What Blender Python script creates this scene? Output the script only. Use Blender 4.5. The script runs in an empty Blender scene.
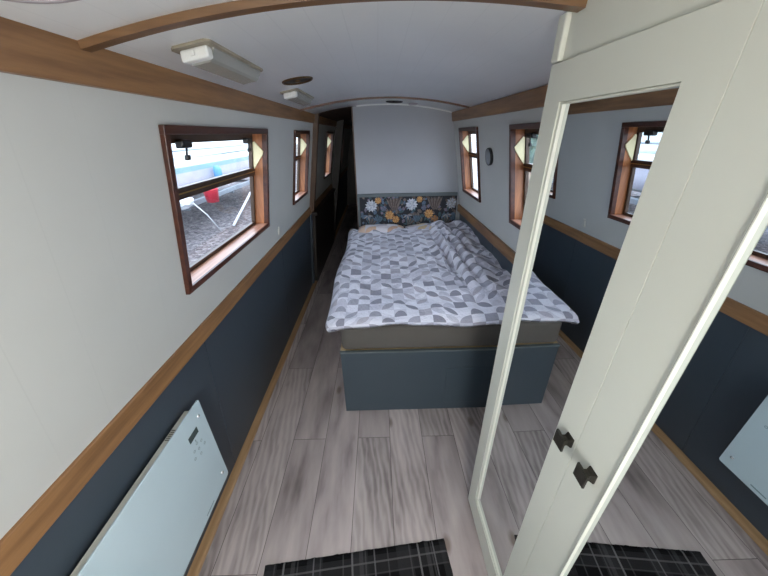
import bpy, bmesh, math, random
from mathutils import Vector, Matrix
SC = bpy.context.scene
COL = SC.collection
PI = math.pi
random.seed(7)

# ------------------------------------------------------------------ materials
def new_mat(name):
    m = bpy.data.materials.new(name); m.use_nodes = True
    nt = m.node_tree; nt.nodes.clear()
    out = nt.nodes.new('ShaderNodeOutputMaterial'); b = nt.nodes.new('ShaderNodeBsdfPrincipled')
    nt.links.new(b.outputs[0], out.inputs[0])
    return m, nt, b
def N(nt, t, **kw):
    n = nt.nodes.new(t)
    for k, v in kw.items():
        if isinstance(k, str) and k.startswith('i_'):
            n.inputs[k[2:]].default_value = v
        else: setattr(n, k, v)
    return n
def L(nt, a, b): nt.links.new(a, b)
def srgb(r, g, b):
    f = lambda c: (c/255/12.92) if c/255 <= .04045 else ((c/255+.055)/1.055)**2.4
    return (f(r), f(g), f(b), 1)
def mth(nt, op, a, b=None, c=None, clamp=False):
    n = nt.nodes.new('ShaderNodeMath'); n.operation = op; n.use_clamp = clamp
    for i, v in enumerate((a, b, c)):
        if v is None: continue
        if isinstance(v, (int, float)): n.inputs[i].default_value = v
        else: L(nt, v, n.inputs[i])
    return n.outputs[0]
def mix(nt, fac, a, b, blend='MIX'):
    n = nt.nodes.new('ShaderNodeMix'); n.data_type = 'RGBA'; n.blend_type = blend
    for sock, v in ((n.inputs[0], fac), (n.inputs[6], a), (n.inputs[7], b)):
        if isinstance(v, (int, float)): sock.default_value = v
        elif isinstance(v, tuple): sock.default_value = v
        else: L(nt, v, sock)
    return n.outputs[2]
def ramp(nt, fac, stops):
    n = nt.nodes.new('ShaderNodeValToRGB'); cr = n.color_ramp
    while len(cr.elements) < len(stops): cr.elements.new(.5)
    for e, (p, c) in zip(cr.elements, stops): e.position = p; e.color = c
    L(nt, fac, n.inputs[0]); return n.outputs[0]
def coords(nt, kind='Object', scale=(1,1,1), loc=(0,0,0)):
    tc = nt.nodes.new('ShaderNodeTexCoord'); mp = nt.nodes.new('ShaderNodeMapping')
    mp.inputs['Scale'].default_value = scale; mp.inputs['Location'].default_value = loc
    L(nt, tc.outputs[kind], mp.inputs[0]); return mp.outputs[0]
def noise(nt, vec, scale, detail=4, rough=.55, out=0):
    n = nt.nodes.new('ShaderNodeTexNoise'); n.inputs['Scale'].default_value = scale
    n.inputs['Detail'].default_value = detail; n.inputs['Roughness'].default_value = rough
    L(nt, vec, n.inputs['Vector']); return n.outputs[out]
def bump(nt, b, h, strength=.2, dist=.002):
    n = nt.nodes.new('ShaderNodeBump'); n.inputs['Strength'].default_value = strength
    n.inputs['Distance'].default_value = dist; L(nt, h, n.inputs['Height']); L(nt, n.outputs[0], b.inputs['Normal'])
def simple(name, col, rough=.5, metal=0., var=.06, vscale=6, bmp=0., bscale=200, spec=.5, coat=0):
    m, nt, b = new_mat(name)
    v = coords(nt); nz = noise(nt, v, vscale)
    c2 = tuple(max(0, x*(1-var*2.0)) for x in col[:3]) + (1,)
    c = ramp(nt, nz, [(.3, c2), (.7, col)])
    L(nt, c, b.inputs['Base Color']); b.inputs['Roughness'].default_value = rough; b.inputs['Metallic'].default_value = metal
    b.inputs['Specular IOR Level'].default_value = spec; b.inputs['Coat Weight'].default_value = coat
    if bmp: bump(nt, b, noise(nt, v, bscale), bmp, .001)
    return m
def wood(name, dark, light, axis='Y', rough=.45, scale=1.):
    m, nt, b = new_mat(name)
    s = [22*scale]*3; s['XYZ'.index(axis)] = 1.6*scale
    v = coords(nt, scale=tuple(s)); g = noise(nt, v, 1.6, 6, .62)
    s2 = [90*scale]*3; s2['XYZ'.index(axis)] = 3*scale
    v2 = coords(nt, scale=tuple(s2)); g2 = noise(nt, v2, 1.2, 3, .6)
    c = ramp(nt, g, [(.28, dark), (.5, tuple((a+b_)/2 for a, b_ in zip(dark, light))), (.72, light)])
    c = mix(nt, mth(nt, 'MULTIPLY', g2, .35), c, dark)
    L(nt, c, b.inputs['Base Color']); b.inputs['Roughness'].default_value = rough
    bump(nt, b, g2, .15, .001)
    return m

M = {}
def grooved(name, col, axis, period, offset, width=.0035, rough=.45, dark=.72, var=.05):
    m, nt, b = new_mat(name)
    tc = nt.nodes.new('ShaderNodeTexCoord'); sp = nt.nodes.new('ShaderNodeSeparateXYZ'); L(nt, tc.outputs['Object'], sp.inputs[0])
    x = sp.outputs['XYZ'.index(axis)]
    fr = mth(nt, 'FRACT', mth(nt, 'DIVIDE', mth(nt, 'SUBTRACT', x, offset-100*period), period))
    d = mth(nt, 'MULTIPLY', mth(nt, 'ABSOLUTE', mth(nt, 'SUBTRACT', fr, .5)), 2)  # 1 at line
    ln = mth(nt, 'GREATER_THAN', d, 1-2*width/period)
    nz = noise(nt, tc.outputs['Object'], 3.)
    base = ramp(nt, nz, [(.3, tuple(c*(1-var) for c in col[:3])+(1,)), (.7, col)])
    c = mix(nt, mth(nt, 'MULTIPLY', ln, 1.), base, tuple(c*dark for c in col[:3])+(1,))
    L(nt, c, b.inputs['Base Color']); b.inputs['Roughness'].default_value = rough
    bump(nt, b, mth(nt, 'SUBTRACT', 1., ln), .25, .001)
    return m
CREAM = srgb(198, 199, 195)
M['wall_cream'] = grooved('wall cream paint', CREAM, 'Y', .146, .03, .0014, .5, .955)
M['partition'] = simple('partition paint', srgb(164, 167, 173), .55, var=.02, bmp=.05)
M['ceiling'] = grooved('ceiling paint', srgb(242, 243, 242), 'X', .083, -.574, .0014, .45, .93)
M['oak'] = wood('oak trim', srgb(108, 76, 48), srgb(166, 124, 82), 'Y', .4)
M['oak_x'] = wood('dark oak arch', srgb(84, 56, 40), srgb(124, 88, 64), 'X', .4)
M['oak_x2'] = wood('oak arch', srgb(84, 58, 34), srgb(134, 98, 62), 'X', .4)
M['oak_z'] = wood('oak post', srgb(70, 48, 34), srgb(106, 76, 54), 'Z', .4)
M['quarter'] = wood('pine floor strip', srgb(150, 118, 84), srgb(192, 158, 118), 'Y', .5)
M['dado'] = simple('slate blue panel paint', srgb(64, 74, 84), .42, var=.05, vscale=3, bmp=.06, bscale=400)
M['bed_paint'] = simple('slate green bed paint', srgb(62, 74, 84), .45, var=.04, vscale=3)
M['dark_frame'] = wood('dark stained window frame', srgb(52, 24, 15), srgb(92, 48, 30), 'Y', .35)
M['liner'] = wood('daylit window reveal', srgb(120, 70, 40), srgb(196, 132, 86), 'Z', .4)  # reveal wood lightened, daylight on it is put into the colour
M['sill'] = wood('daylit sill board', srgb(140, 92, 72), srgb(206, 158, 134), 'Y', .35)  # pale pinkish tone includes the daylight falling on the sill
M['win_metal'] = simple('brown window bar', srgb(70, 52, 38), .4, .2)
M['brass'] = simple('brass', srgb(196, 160, 92), .28, 1., var=.1)
M['dull_brass'] = simple('aged brass', srgb(96, 74, 50), .35, .8, var=.2)
M['plate'] = simple('aged cream base plate', srgb(176, 166, 146), .5, var=.25)
M['black'] = simple('black plastic', srgb(22, 22, 22), .45)
M['cheek'] = simple('cream plastic cheek', srgb(232, 222, 178), .5, var=.02)
M['ward'] = simple('wardrobe paint', srgb(205, 207, 197), .38, var=.02, vscale=2, bmp=.03, bscale=120)
M['knob'] = simple('pewter knob', srgb(66, 64, 58), .45, .75, var=.25, vscale=60, bmp=.3, bscale=300)
M['white_glass'] = simple('white glass heater', srgb(196, 216, 224), .08, var=.01, coat=.3)
M['heater_body'] = simple('white metal heater case', srgb(205, 208, 200), .4, var=.03)
M['display'] = simple('heater display', srgb(70, 84, 84), .2)
M['icon'] = simple('printed icon', srgb(130, 152, 158), .4)
M['chrome'] = simple('chrome cap', srgb(235, 240, 242), .15, .6)
M['sheet'] = simple('grey brown fitted sheet', srgb(92, 89, 86), .85, var=.06, vscale=4, bmp=.2, bscale=700)
M['pine'] = wood('raw pine', srgb(176, 150, 112), srgb(212, 190, 150), 'X', .6)
M['head_frame'] = simple('grey green headboard frame', srgb(92, 102, 106), .5)
M['white_plastic'] = simple('white plastic', srgb(228, 230, 228), .35, var=.02)
M['outlet'] = simple('off white plastic', srgb(206, 206, 200), .5)
M['sensor'] = simple('grey plastic sensor', srgb(168, 160, 164), .5)
M['clockface'] = simple('grey clock face', srgb(150, 154, 160), .3, var=.03)
M['gloom_ply'] = wood('dark wood with passage gloom', srgb(26, 20, 17), srgb(48, 36, 28), 'Y', .5)  # wood tone darkened to hold the gloom of the unlit passage
M['void'] = simple('dark vent throat', srgb(14, 11, 9), .6)
# clear ribbed lens
m, nt, b = new_mat('ribbed clear lens')
b.inputs['Base Color'].default_value = srgb(186, 186, 180); b.inputs['Roughness'].default_value = .12
b.inputs['Transmission Weight'].default_value = .35; b.inputs['IOR'].default_value = 1.45
w = N(nt, 'ShaderNodeTexWave', wave_type='BANDS', bands_direction='Y'); w.inputs['Scale'].default_value = 60
L(nt, coords(nt), w.inputs['Vector']); bump(nt, b, w.outputs[0], .6, .002)
M['lens'] = m
# mirror
m, nt, b = new_mat('mirror silver')
b.inputs['Base Color'].default_value = (.68, .71, .73, 1); b.inputs['Metallic'].default_value = 1; b.inputs['Roughness'].default_value = .0
M['mirror'] = m
# window glass: thin clear pane
m = bpy.data.materials.new('window glass'); m.use_nodes = True; nt = m.node_tree; nt.nodes.clear()
o = nt.nodes.new('ShaderNodeOutputMaterial'); t = nt.nodes.new('ShaderNodeBsdfTransparent'); g = nt.nodes.new('ShaderNodeBsdfGlossy')
g.inputs['Roughness'].default_value = .02; t.inputs[0].default_value = (.97, .98, .98, 1)
fr = nt.nodes.new('ShaderNodeLayerWeight'); fr.inputs[0].default_value = .5
fac_ = mth(nt, 'MULTIPLY_ADD', mth(nt, 'POWER', fr.outputs['Facing'], 5.), .5, .03)
mx = nt.nodes.new('ShaderNodeMixShader'); L(nt, fac_, mx.inputs[0]); L(nt, t.outputs[0], mx.inputs[1]); L(nt, g.outputs[0], mx.inputs[2]); L(nt, mx.outputs[0], o.inputs[0])
M['glass'] = m

# floor laminate -------------------------------------------------
m, nt, b = new_mat('grey oak laminate')
tc = nt.nodes.new('ShaderNodeTexCoord'); sp = nt.nodes.new('ShaderNodeSeparateXYZ'); L(nt, tc.outputs['Object'], sp.inputs[0])
cb = nt.nodes.new('ShaderNodeCombineXYZ')
L(nt, mth(nt, 'ADD', sp.outputs[1], 13-.61), cb.inputs[0]); L(nt, mth(nt, 'ADD', sp.outputs[0], 2.012+.168), cb.inputs[1])
br = nt.nodes.new('ShaderNodeTexBrick'); L(nt, cb.outputs[0], br.inputs['Vector'])
br.offset = .5; br.offset_frequency = 2; br.squash = 1; br.squash_frequency = 1
for k, v in (('Scale', 1), ('Mortar Size', .0012), ('Mortar Smooth', .2), ('Bias', 0), ('Brick Width', 1.3), ('Row Height', .2012)): br.inputs[k].default_value = v
br.inputs['Color1'].default_value = (0, 0, 0, 1); br.inputs['Color2'].default_value = (1, 1, 1, 1); br.inputs['Mortar'].default_value = (.5, .5, .5, 1)
rnd = br.outputs['Color']; mort = br.outputs['Fac']
off = nt.nodes.new('ShaderNodeVectorMath'); off.operation = 'MULTIPLY'; L(nt, rnd, off.inputs[0]); off.inputs[1].default_value = (37, 91, 13)
ad = nt.nodes.new('ShaderNodeVectorMath'); ad.operation = 'ADD'; L(nt, tc.outputs['Object'], ad.inputs[0]); L(nt, off.outputs[0], ad.inputs[1])
def scl(v, s):
    mp = nt.nodes.new('ShaderNodeMapping'); mp.inputs['Scale'].default_value = s; L(nt, v, mp.inputs[0]); return mp.outputs[0]
g1 = noise(nt, scl(ad.outputs[0], (7, 1.5, 1)), 1.4, 4, .5)
g2 = noise(nt, scl(ad.outputs[0], (48, 4.5, 1)), 1.2, 4, .65)
g3 = noise(nt, scl(ad.outputs[0], (3.2, .8, 1)), 1.3, 2, .5)
wv = N(nt, 'ShaderNodeTexWave', wave_type='RINGS', rings_direction='Z'); wv.inputs['Scale'].default_value = 1.5
wv.inputs['Distortion'].default_value = 5; wv.inputs['Detail'].default_value = 3; wv.inputs['Detail Scale'].default_value = 2.2
L(nt, scl(ad.outputs[0], (7, 1.6, 1)), wv.inputs['Vector'])
sx = nt.nodes.new('ShaderNodeSeparateColor'); L(nt, rnd, sx.inputs[0])
figured = mth(nt, 'GREATER_THAN', mth(nt, 'FRACT', mth(nt, 'MULTIPLY', sx.outputs[0], 7.31)), .62)
c = ramp(nt, g1, [(.26, srgb(104, 94, 94)), (.44, srgb(158, 147, 147)), (.70, srgb(186, 175, 174))])
c = mix(nt, mth(nt, 'MULTIPLY', g2, .24), c, srgb(122, 112, 110))
c = mix(nt, mth(nt, 'MULTIPLY', wv.outputs[0], mth(nt, 'MULTIPLY', mth(nt, 'MULTIPLY_ADD', figured, .75, .10), g3)), c, srgb(206, 196, 193))
c = mix(nt, mth(nt, 'MULTIPLY', ramp(nt, g3, [(.52, (0,0,0,1)), (.70, (1,1,1,1))]), .6), c, srgb(98, 90, 90))
# per plank tone
tone = mth(nt, 'ADD', mth(nt, 'MULTIPLY', sx.outputs[0], .24), .92)
hsv = nt.nodes.new('ShaderNodeHueSaturation'); L(nt, c, hsv.inputs['Color']); L(nt, tone, hsv.inputs['Value']); hsv.inputs['Saturation'].default_value = .95
# knots
vo = nt.nodes.new('ShaderNodeTexVoronoi'); vo.inputs['Scale'].default_value = 1.; L(nt, scl(ad.outputs[0], (4.2, 1.9, 1)), vo.inputs['Vector'])
kn = ramp(nt, mth(nt, 'ADD', vo.outputs['Distance'], mth(nt, 'MULTIPLY', g2, .05)), [(.065, (1,1,1,1)), (.12, (0,0,0,1))])
c = mix(nt, mth(nt, 'MULTIPLY', kn, .65), hsv.outputs[0], srgb(96, 78, 62))
c = mix(nt, mort, c, srgb(52, 46, 46))
L(nt, c, b.inputs['Base Color']); b.inputs['Roughness'].default_value = .42
bump(nt, b, mth(nt, 'SUBTRACT', g2, mort), .18, .001)
M['floor'] = m

# rug plaid --------------------------------------------------------
m, nt, b = new_mat('black tartan rug weave')
uvn = nt.nodes.new('ShaderNodeUVMap'); uvn.uv_map = 'pat'; sp = nt.nodes.new('ShaderNodeSeparateXYZ'); L(nt, uvn.outputs[0], sp.inputs[0])
def stripe(x, period, pos, wdt):
    fr = mth(nt, 'FRACT', mth(nt, 'ADD', mth(nt, 'DIVIDE', x, period), 10-pos/period+.5))
    return mth(nt, 'LESS_THAN', mth(nt, 'ABSOLUTE', mth(nt, 'SUBTRACT', fr, .5)), wdt/2/period)
X_, Y_ = sp.outputs[0], sp.outputs[1]
c = mix(nt, stripe(X_, .2, .02, .07), srgb(20, 20, 22), srgb(44, 44, 46))
c = mix(nt, mth(nt, 'MULTIPLY', stripe(Y_, .2, .06, .07), .5), c, srgb(56, 55, 57))
c = mix(nt, mth(nt, 'MULTIPLY', stripe(X_, .3, .085, .008), .6), c, srgb(140, 138, 140))
c = mix(nt, mth(nt, 'MULTIPLY', stripe(X_, .3, .125, .018), .3), c, srgb(96, 95, 97))
c = mix(nt, mth(nt, 'MULTIPLY', stripe(X_, .27, .215, .006), .55), c, srgb(130, 128, 132))
c = mix(nt, mth(nt, 'MULTIPLY', stripe(X_, .1, .045, .006), .28), c, srgb(110, 108, 110))
c = mix(nt, mth(nt, 'MULTIPLY', stripe(Y_, .1, .09, .005), .25), c, srgb(110, 108, 110))
c = mix(nt, mth(nt, 'MULTIPLY', stripe(Y_, .17, .05, .007), .5), c, srgb(120, 118, 120))
nz = noise(nt, uvn.outputs[0], 260, 3, .7)
c = mix(nt, mth(nt, 'MULTIPLY', nz, .5), c, srgb(12, 12, 13))
L(nt, c, b.inputs['Base Color']); b.inputs['Roughness'].default_value = 1; b.inputs['Specular IOR Level'].default_value = .1
bump(nt, b, nz, .8, .003)
M['rug'] = m

# duvet print --------------------------------------------------------
def fabric_print(name, T, white, pal, thr=(.34, .62, .84)):
    m, nt, b = new_mat(name)
    uvn = nt.nodes.new('ShaderNodeUVMap'); uvn.uv_map = 'pat'
    vs = nt.nodes.new('ShaderNodeVectorMath'); vs.operation = 'SCALE'; vs.inputs['Scale'].default_value = 1/T; L(nt, uvn.outputs[0], vs.inputs[0])
    fl = nt.nodes.new('ShaderNodeVectorMath'); fl.operation = 'FLOOR'; L(nt, vs.outputs[0], fl.inputs[0])
    fr = nt.nodes.new('ShaderNodeVectorMath'); fr.operation = 'FRACTION'; L(nt, vs.outputs[0], fr.inputs[0])
    wn = nt.nodes.new('ShaderNodeTexWhiteNoise'); wn.noise_dimensions = '2D'; L(nt, fl.outputs[0], wn.inputs['Vector'])
    sc_ = nt.nodes.new('ShaderNodeSeparateColor'); L(nt, wn.outputs['Color'], sc_.inputs[0])
    r1, r2, r3 = sc_.outputs
    fs = nt.nodes.new('ShaderNodeSeparateXYZ'); L(nt, fr.outputs[0], fs.inputs[0])
    fsi = nt.nodes.new('ShaderNodeSeparateXYZ'); L(nt, fl.outputs[0], fsi.inputs[0])
    # mirror the cell at random
    flip = mth(nt, 'GREATER_THAN', r2, .5)
    u = mth(nt, 'ABSOLUTE', mth(nt, 'SUBTRACT', fs.outputs[0], flip)); v = fs.outputs[1]
    q = lambda a, b_: mth(nt, 'SQRT', mth(nt, 'ADD', mth(nt, 'MULTIPLY', a, a), mth(nt, 'MULTIPLY', b_, b_)))
    iu = mth(nt, 'SUBTRACT', 1., u); iv = mth(nt, 'SUBTRACT', 1., v)
    d1 = q(u, v); d2 = q(iu, iv)
    quarter = mth(nt, 'LESS_THAN', d1, .97)
    leaf = mth(nt, 'MULTIPLY', mth(nt, 'LESS_THAN', d1, 1.), mth(nt, 'LESS_THAN', d2, 1.))
    dome = mth(nt, 'LESS_THAN', q(mth(nt, 'MULTIPLY', mth(nt, 'SUBTRACT', u, .5), 1.0), mth(nt, 'MULTIPLY', v, .62)), .5)
    s1 = mth(nt, 'LESS_THAN', r1, thr[0]); s2 = mth(nt, 'LESS_THAN', r1, thr[1]); s3 = mth(nt, 'LESS_THAN', r1, thr[2])
    sel = lambda s, a, b_: mth(nt, 'ADD', mth(nt, 'MULTIPLY', s, a), mth(nt, 'MULTIPLY', mth(nt, 'SUBTRACT', 1., s), b_))
    shape = sel(s1, leaf, sel(s2, quarter, sel(s3, 1., dome)))
    # checker: alternate cells carry a dark or a pale print
    par = mth(nt, 'MODULO', mth(nt, 'ADD', mth(nt, 'ADD', fsi.outputs[0], fsi.outputs[1]), 200.), 2.)
    tone = ramp(nt, r3, [(0, pal[0]), (.4, pal[1]), (.75, pal[2])]); tone.node.color_ramp.interpolation = 'CONSTANT'
    tone2 = ramp(nt, r3, [(0, pal[3]), (.55, white)]); tone2.node.color_ramp.interpolation = 'CONSTANT'
    tcol = mix(nt, par, tone2, tone)
    ground = mix(nt, mth(nt, 'GREATER_THAN', r2, .62), white, pal[4])
    c = mix(nt, shape, ground, tcol)
    wv = noise(nt, uvn.outputs[0], 900, 2)
    c = mix(nt, mth(nt, 'MULTIPLY', wv, .12), c, pal[1])
    L(nt, c, b.inputs['Base Color']); b.inputs['Roughness'].default_value = .9; b.inputs['Specular IOR Level'].default_value = .2
    b.inputs['Sheen Weight'].default_value = .15
    fold = noise(nt, uvn.outputs[0], 11, 4, .6)
    bump(nt, b, fold, .8, .03)
    return m
M['duvet'] = fabric_print('geometric duvet print', .074, srgb(226, 226, 238),
    [srgb(136, 136, 150), srgb(160, 160, 175), srgb(172, 169, 182), srgb(198, 198, 212), srgb(204, 204, 218)])
M['pillow_a'] = fabric_print('peach and white pillow print', .12, srgb(226, 222, 230), [srgb(222, 186, 160), srgb(205, 170, 150), srgb(190, 186, 200), srgb(228, 200, 178), srgb(214, 212, 224)])
M['pillow_b'] = fabric_print('lilac and tan pillow print', .12, srgb(214, 212, 224), [srgb(200, 176, 140), srgb(170, 160, 160), srgb(150, 150, 166), srgb(210, 190, 160), srgb(196, 196, 210)])

# ------------------------------------------------------------------ mesh helpers
class MB:
    def __init__(s, fn=None): s.bm = bmesh.new(); s.fn = fn; s.uv = None
    def _post(s, verts, fn=None):
        fn = fn or s.fn
        if fn:
            for v in verts: v.co = Vector(fn(*v.co))
    def box(s, x0, x1, y0, y1, z0, z1, bev=0., mi=0, seg=2, fn=None):
        b2 = bmesh.new(); bmesh.ops.create_cube(b2, size=1)
        for v in b2.verts: v.co = Vector(((x0+x1)/2+v.co.x*(x1-x0), (y0+y1)/2+v.co.y*(y1-y0), (z0+z1)/2+v.co.z*(z1-z0)))
        if bev: bmesh.ops.bevel(b2, geom=b2.edges[:], offset=bev, segments=seg, profile=.5, affect='EDGES')
        s.merge(b2, mi, fn); return s
    def merge(s, b2, mi=0, fn=None, smooth=False):
        f2 = fn or s.fn; mp = {}
        if f2:
            a = [Vector(f2(*v.co)) for v in b2.verts]
        else: a = [v.co.copy() for v in b2.verts]
        nv = [s.bm.verts.new(c) for c in a]
        b2.verts.index_update()
        for f in b2.faces:
            try:
                nf = s.bm.faces.new([nv[v.index] for v in f.verts]); nf.material_index = mi; nf.smooth = smooth or f.smooth
            except ValueError: pass
        b2.free()
    def tube(s, pts, r, seg=8, mi=0, cap=True, fn=None, closed=False):
        b2 = bmesh.new(); P = [Vector(p) for p in pts]; rings = []; n = len(P); up = None
        for i, p in enumerate(P):
            if closed: t = P[(i+1) % n]-P[i-1]
            else: t = (P[min(i+1, n-1)]-P[max(i-1, 0)])
            t.normalize()
            if up is None: up = Vector((0,0,1)) if abs(t.z) < .9 else Vector((1,0,0))
            a = t.cross(up).normalized(); c = a.cross(t).normalized(); up = c
            rr = r[i] if isinstance(r, (list, tuple)) else r
            rings.append([b2.verts.new(p+a*math.cos(2*PI*k/seg)*rr+c*math.sin(2*PI*k/seg)*rr) for k in range(seg)])
        for i in range(n if closed else n-1):
            A, B = rings[i], rings[(i+1) % n]
            for k in range(seg): b2.faces.new((A[k], A[(k+1) % seg], B[(k+1) % seg], B[k])).smooth = True
        if cap and not closed: b2.faces.new(rings[0][::-1]); b2.faces.new(rings[-1])
        s.merge(b2, mi, fn); return s
    def lathe(s, prof, center, axis='Z', seg=32, mi=0, smooth=True, fn=None):
        # prof: (r, h) list; axis direction vector
        ax = {'X': Vector((1,0,0)), 'Y': Vector((0,1,0)), 'Z': Vector((0,0,1))}.get(axis, None) if isinstance(axis, str) else Vector(axis).normalized()
        a = ax.orthogonal().normalized(); c = ax.cross(a); C0 = Vector(center); b2 = bmesh.new(); rings = []
        for r, h in prof:
            if r < 1e-6: rings.append([b2.verts.new(C0+ax*h)])
            else: rings.append([b2.verts.new(C0+ax*h+a*math.cos(2*PI*k/seg)*r+c*math.sin(2*PI*k/seg)*r) for k in range(seg)])
        for A, B in zip(rings, rings[1:]):
            for k in range(seg):
                q = [A[k % len(A)], A[(k+1) % len(A)], B[(k+1) % len(B)], B[k % len(B)]]
                q2 = []
                for v in q:
                    if v not in q2: q2.append(v)
                if len(q2) > 2:
                    f = b2.faces.new(q2); f.smooth = smooth
        s.merge(b2, mi, fn); return s
    def prism(s, poly, d0, d1, plane='YZ', mi=0, fn=None, bev=0.):
        b2 = bmesh.new()
        def pt(a, b_, d): return {'YZ': (d, a, b_), 'XZ': (a, d, b_), 'XY': (a, b_, d)}[plane]
        A = [b2.verts.new(pt(a, b_, d0)) for a, b_ in poly]; B = [b2.verts.new(pt(a, b_, d1)) for a, b_ in poly]
        b2.faces.new(A); b2.faces.new(B[::-1])
        for k in range(len(poly)): b2.faces.new((A[k], B[k], B[(k+1) % len(poly)], A[(k+1) % len(poly)]))
        bmesh.ops.recalc_face_normals(b2, faces=b2.faces[:])
        if bev: bmesh.ops.bevel(b2, geom=b2.edges[:], offset=bev, segments=1, affect='EDGES')
        s.merge(b2, mi, fn); return s
    def build(s, name, mats, parent=None, at=None):
        bmesh.ops.recalc_face_normals(s.bm, faces=s.bm.faces[:])
        org = Vector(parent['_o']) if parent else Vector(at or (0,0,0))
        for v in s.bm.verts: v.co -= org
        me = bpy.data.meshes.new(name); s.bm.to_mesh(me); s.bm.free()
        for mm in (mats if isinstance(mats, (list, tuple)) else [mats]): me.materials.append(mm)
        o = bpy.data.objects.new(name, me); COL.objects.link(o); o['_o'] = tuple(org)
        if parent: o.parent = parent
        else: o.location = org
        return o
def tag(o, label, cat, group=None, kind=None):
    o['label'] = label
    if cat: o['category'] = cat
    if group: o['group'] = group
    if kind: o['kind'] = kind
    return o
def thing(name, label, cat, loc=(0,0,0), group=None, kind=None):
    o = bpy.data.objects.new(name, None); COL.objects.link(o); o.location = loc; o['_o'] = tuple(loc)
    o.empty_display_size = .05
    return tag(o, label, cat, group, kind)
def struct(name, mb, mats, label, cat, at=None): return tag(mb.build(name, mats, None, at), label, cat, None, 'structure')

def grid_slab(us, vs, holes, d0, d1):
    """slab in (d, u, v) with rectangular holes; only outer faces"""
    us = sorted(set([round(x, 5) for x in us] + [round(h[k], 5) for h in holes for k in (0, 1)])); vs = sorted(set([round(x, 5) for x in vs] + [round(h[k], 5) for h in holes for k in (2, 3)]))
    def solid(i, j):
        if i < 0 or j < 0 or i >= len(us)-1 or j >= len(vs)-1: return False
        cu, cv = (us[i]+us[i+1])/2, (vs[j]+vs[j+1])/2
        return not any(h[0] < cu < h[1] and h[2] < cv < h[3] for h in holes)
    b = bmesh.new(); V = {}
    def v(i, j, k):
        if (i, j, k) not in V: V[(i, j, k)] = b.verts.new(((d0, d1)[k], us[i], vs[j]))
        return V[(i, j, k)]
    for i in range(len(us)-1):
        for j in range(len(vs)-1):
            if not solid(i, j): continue
            b.faces.new((v(i,j,0), v(i+1,j,0), v(i+1,j+1,0), v(i,j+1,0)))
            b.faces.new((v(i,j,1), v(i,j+1,1), v(i+1,j+1,1), v(i+1,j,1)))
            for (di, dj, a, c) in ((-1,0,(i,j),(i,j+1)), (1,0,(i+1,j+1),(i+1,j)), (0,-1,(i+1,j),(i,j)), (0,1,(i,j+1),(i+1,j+1))):
                if not solid(i+di, j+dj): b.faces.new((v(*a,0), v(*c,0), v(*c,1), v(*a,1)))
    return b

# ------------------------------------------------------------------ cabin geometry
def LWf(d, y, z): return (-.776+.17*(z-.98)-d, y, z)      # left cabin side: d = depth outwards
def RWf(d, y, z): return (.897-.17*(z-.98)+d, y, z)       # right cabin side
def ceil_z(x): return 1.958-.17*(x-.06)**2
Y0, Y1, YE = -2.6, 3.43, 8.2

WT, WB = 1.735, 1.160
LEFT_W = [(1.034, 2.0), (2.668, 3.23), (4.35, 4.95), (5.95, 6.5), (-1.3, -.3), (-2.3, -1.6)]
RIGHT_W = [(2.615, 3.19), (1.0, 1.965), (-1.3, -.3), (-2.3, -1.5)]  # last two windows added out of view for more daylight on the ceiling
F_ = .026
# floor
b = MB(); b.box(-.9, 1.0, Y0, YE, -.04, 0)
struct('floor', b, M['floor'], 'grey oak laminate floor running the length of the cabin', 'floor')
def upper(name, fn, wins, label):
    holes = [(a+F_*.6, c-F_*.6, WB+F_*.6, WT-F_*.6) for a, c in wins]
    b = MB(fn); g = grid_slab([Y0, YE], [.93, 1.97], holes, .006, .105); b.merge(g)
    struct(name, b, M['wall_cream'], label, 'wall')
upper('wall_left', LWf, LEFT_W, 'cream boarded upper cabin side on the left')
upper('wall_right', RWf, RIGHT_W, 'cream boarded upper cabin side on the right, behind wardrobe and bed')
# lower panels
def LPf(d, y, z): return (-.865+.083*z-d, y, z)
def RPf(d, y, z): return (.985-.083*z+d, y, z)
for nm, fn, lab in (('wall_left_lower', LPf, 'slate blue lower panelling along the left side'), ('wall_right_lower', RPf, 'slate blue lower panelling along the right side')):
    b = MB(fn)
    ys = [Y0, -1.34, -.12, 1.098, 2.32, 3.54, 4.76, 6., YE]
    for a, c in zip(ys, ys[1:]): b.box(0, .05, a+.0012, c-.0012, 0, .93, .0015)
    b.box(.01, .1, Y0, YE, 0, .93)
    struct(nm, b, M['dado'], lab, 'wall')
# rails, beams, floor strips
n_trim = [0]
def trim(mb, mat, label):
    n_trim[0] += 1; struct('trim_%d' % n_trim[0], mb, mat, label, 'trim')
b = MB(); b.box(-.83, -.773, Y0, YE, .905, .982, .004); trim(b, M['oak'], 'oak dado rail on the left wall')
b = MB(); b.box(.884, .95, Y0, YE, .905, .980, .004); trim(b, M['oak'], 'oak dado rail on the right wall above the bed')
b = MB(LWf); b.box(-.010, .02, Y0, YE, 1.804, 1.884, .003); trim(b, M['oak'], 'oak cornice board along the left side of the ceiling')
b = MB(RWf); b.box(-.010, .02, Y0, YE, 1.796, 1.876, .003); trim(b, M['oak'], 'oak cornice board along the right side of the ceiling')
b = MB(); b.box(-.87, -.822, Y0, YE, 0, .027, .006); trim(b, M['quarter'], 'light timber strip along the floor edge on the left')
b = MB(); b.box(.94, .99, Y0, YE, 0, .027, .006); trim(b, M['quarter'], 'light timber strip along the floor edge on the right')
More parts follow.
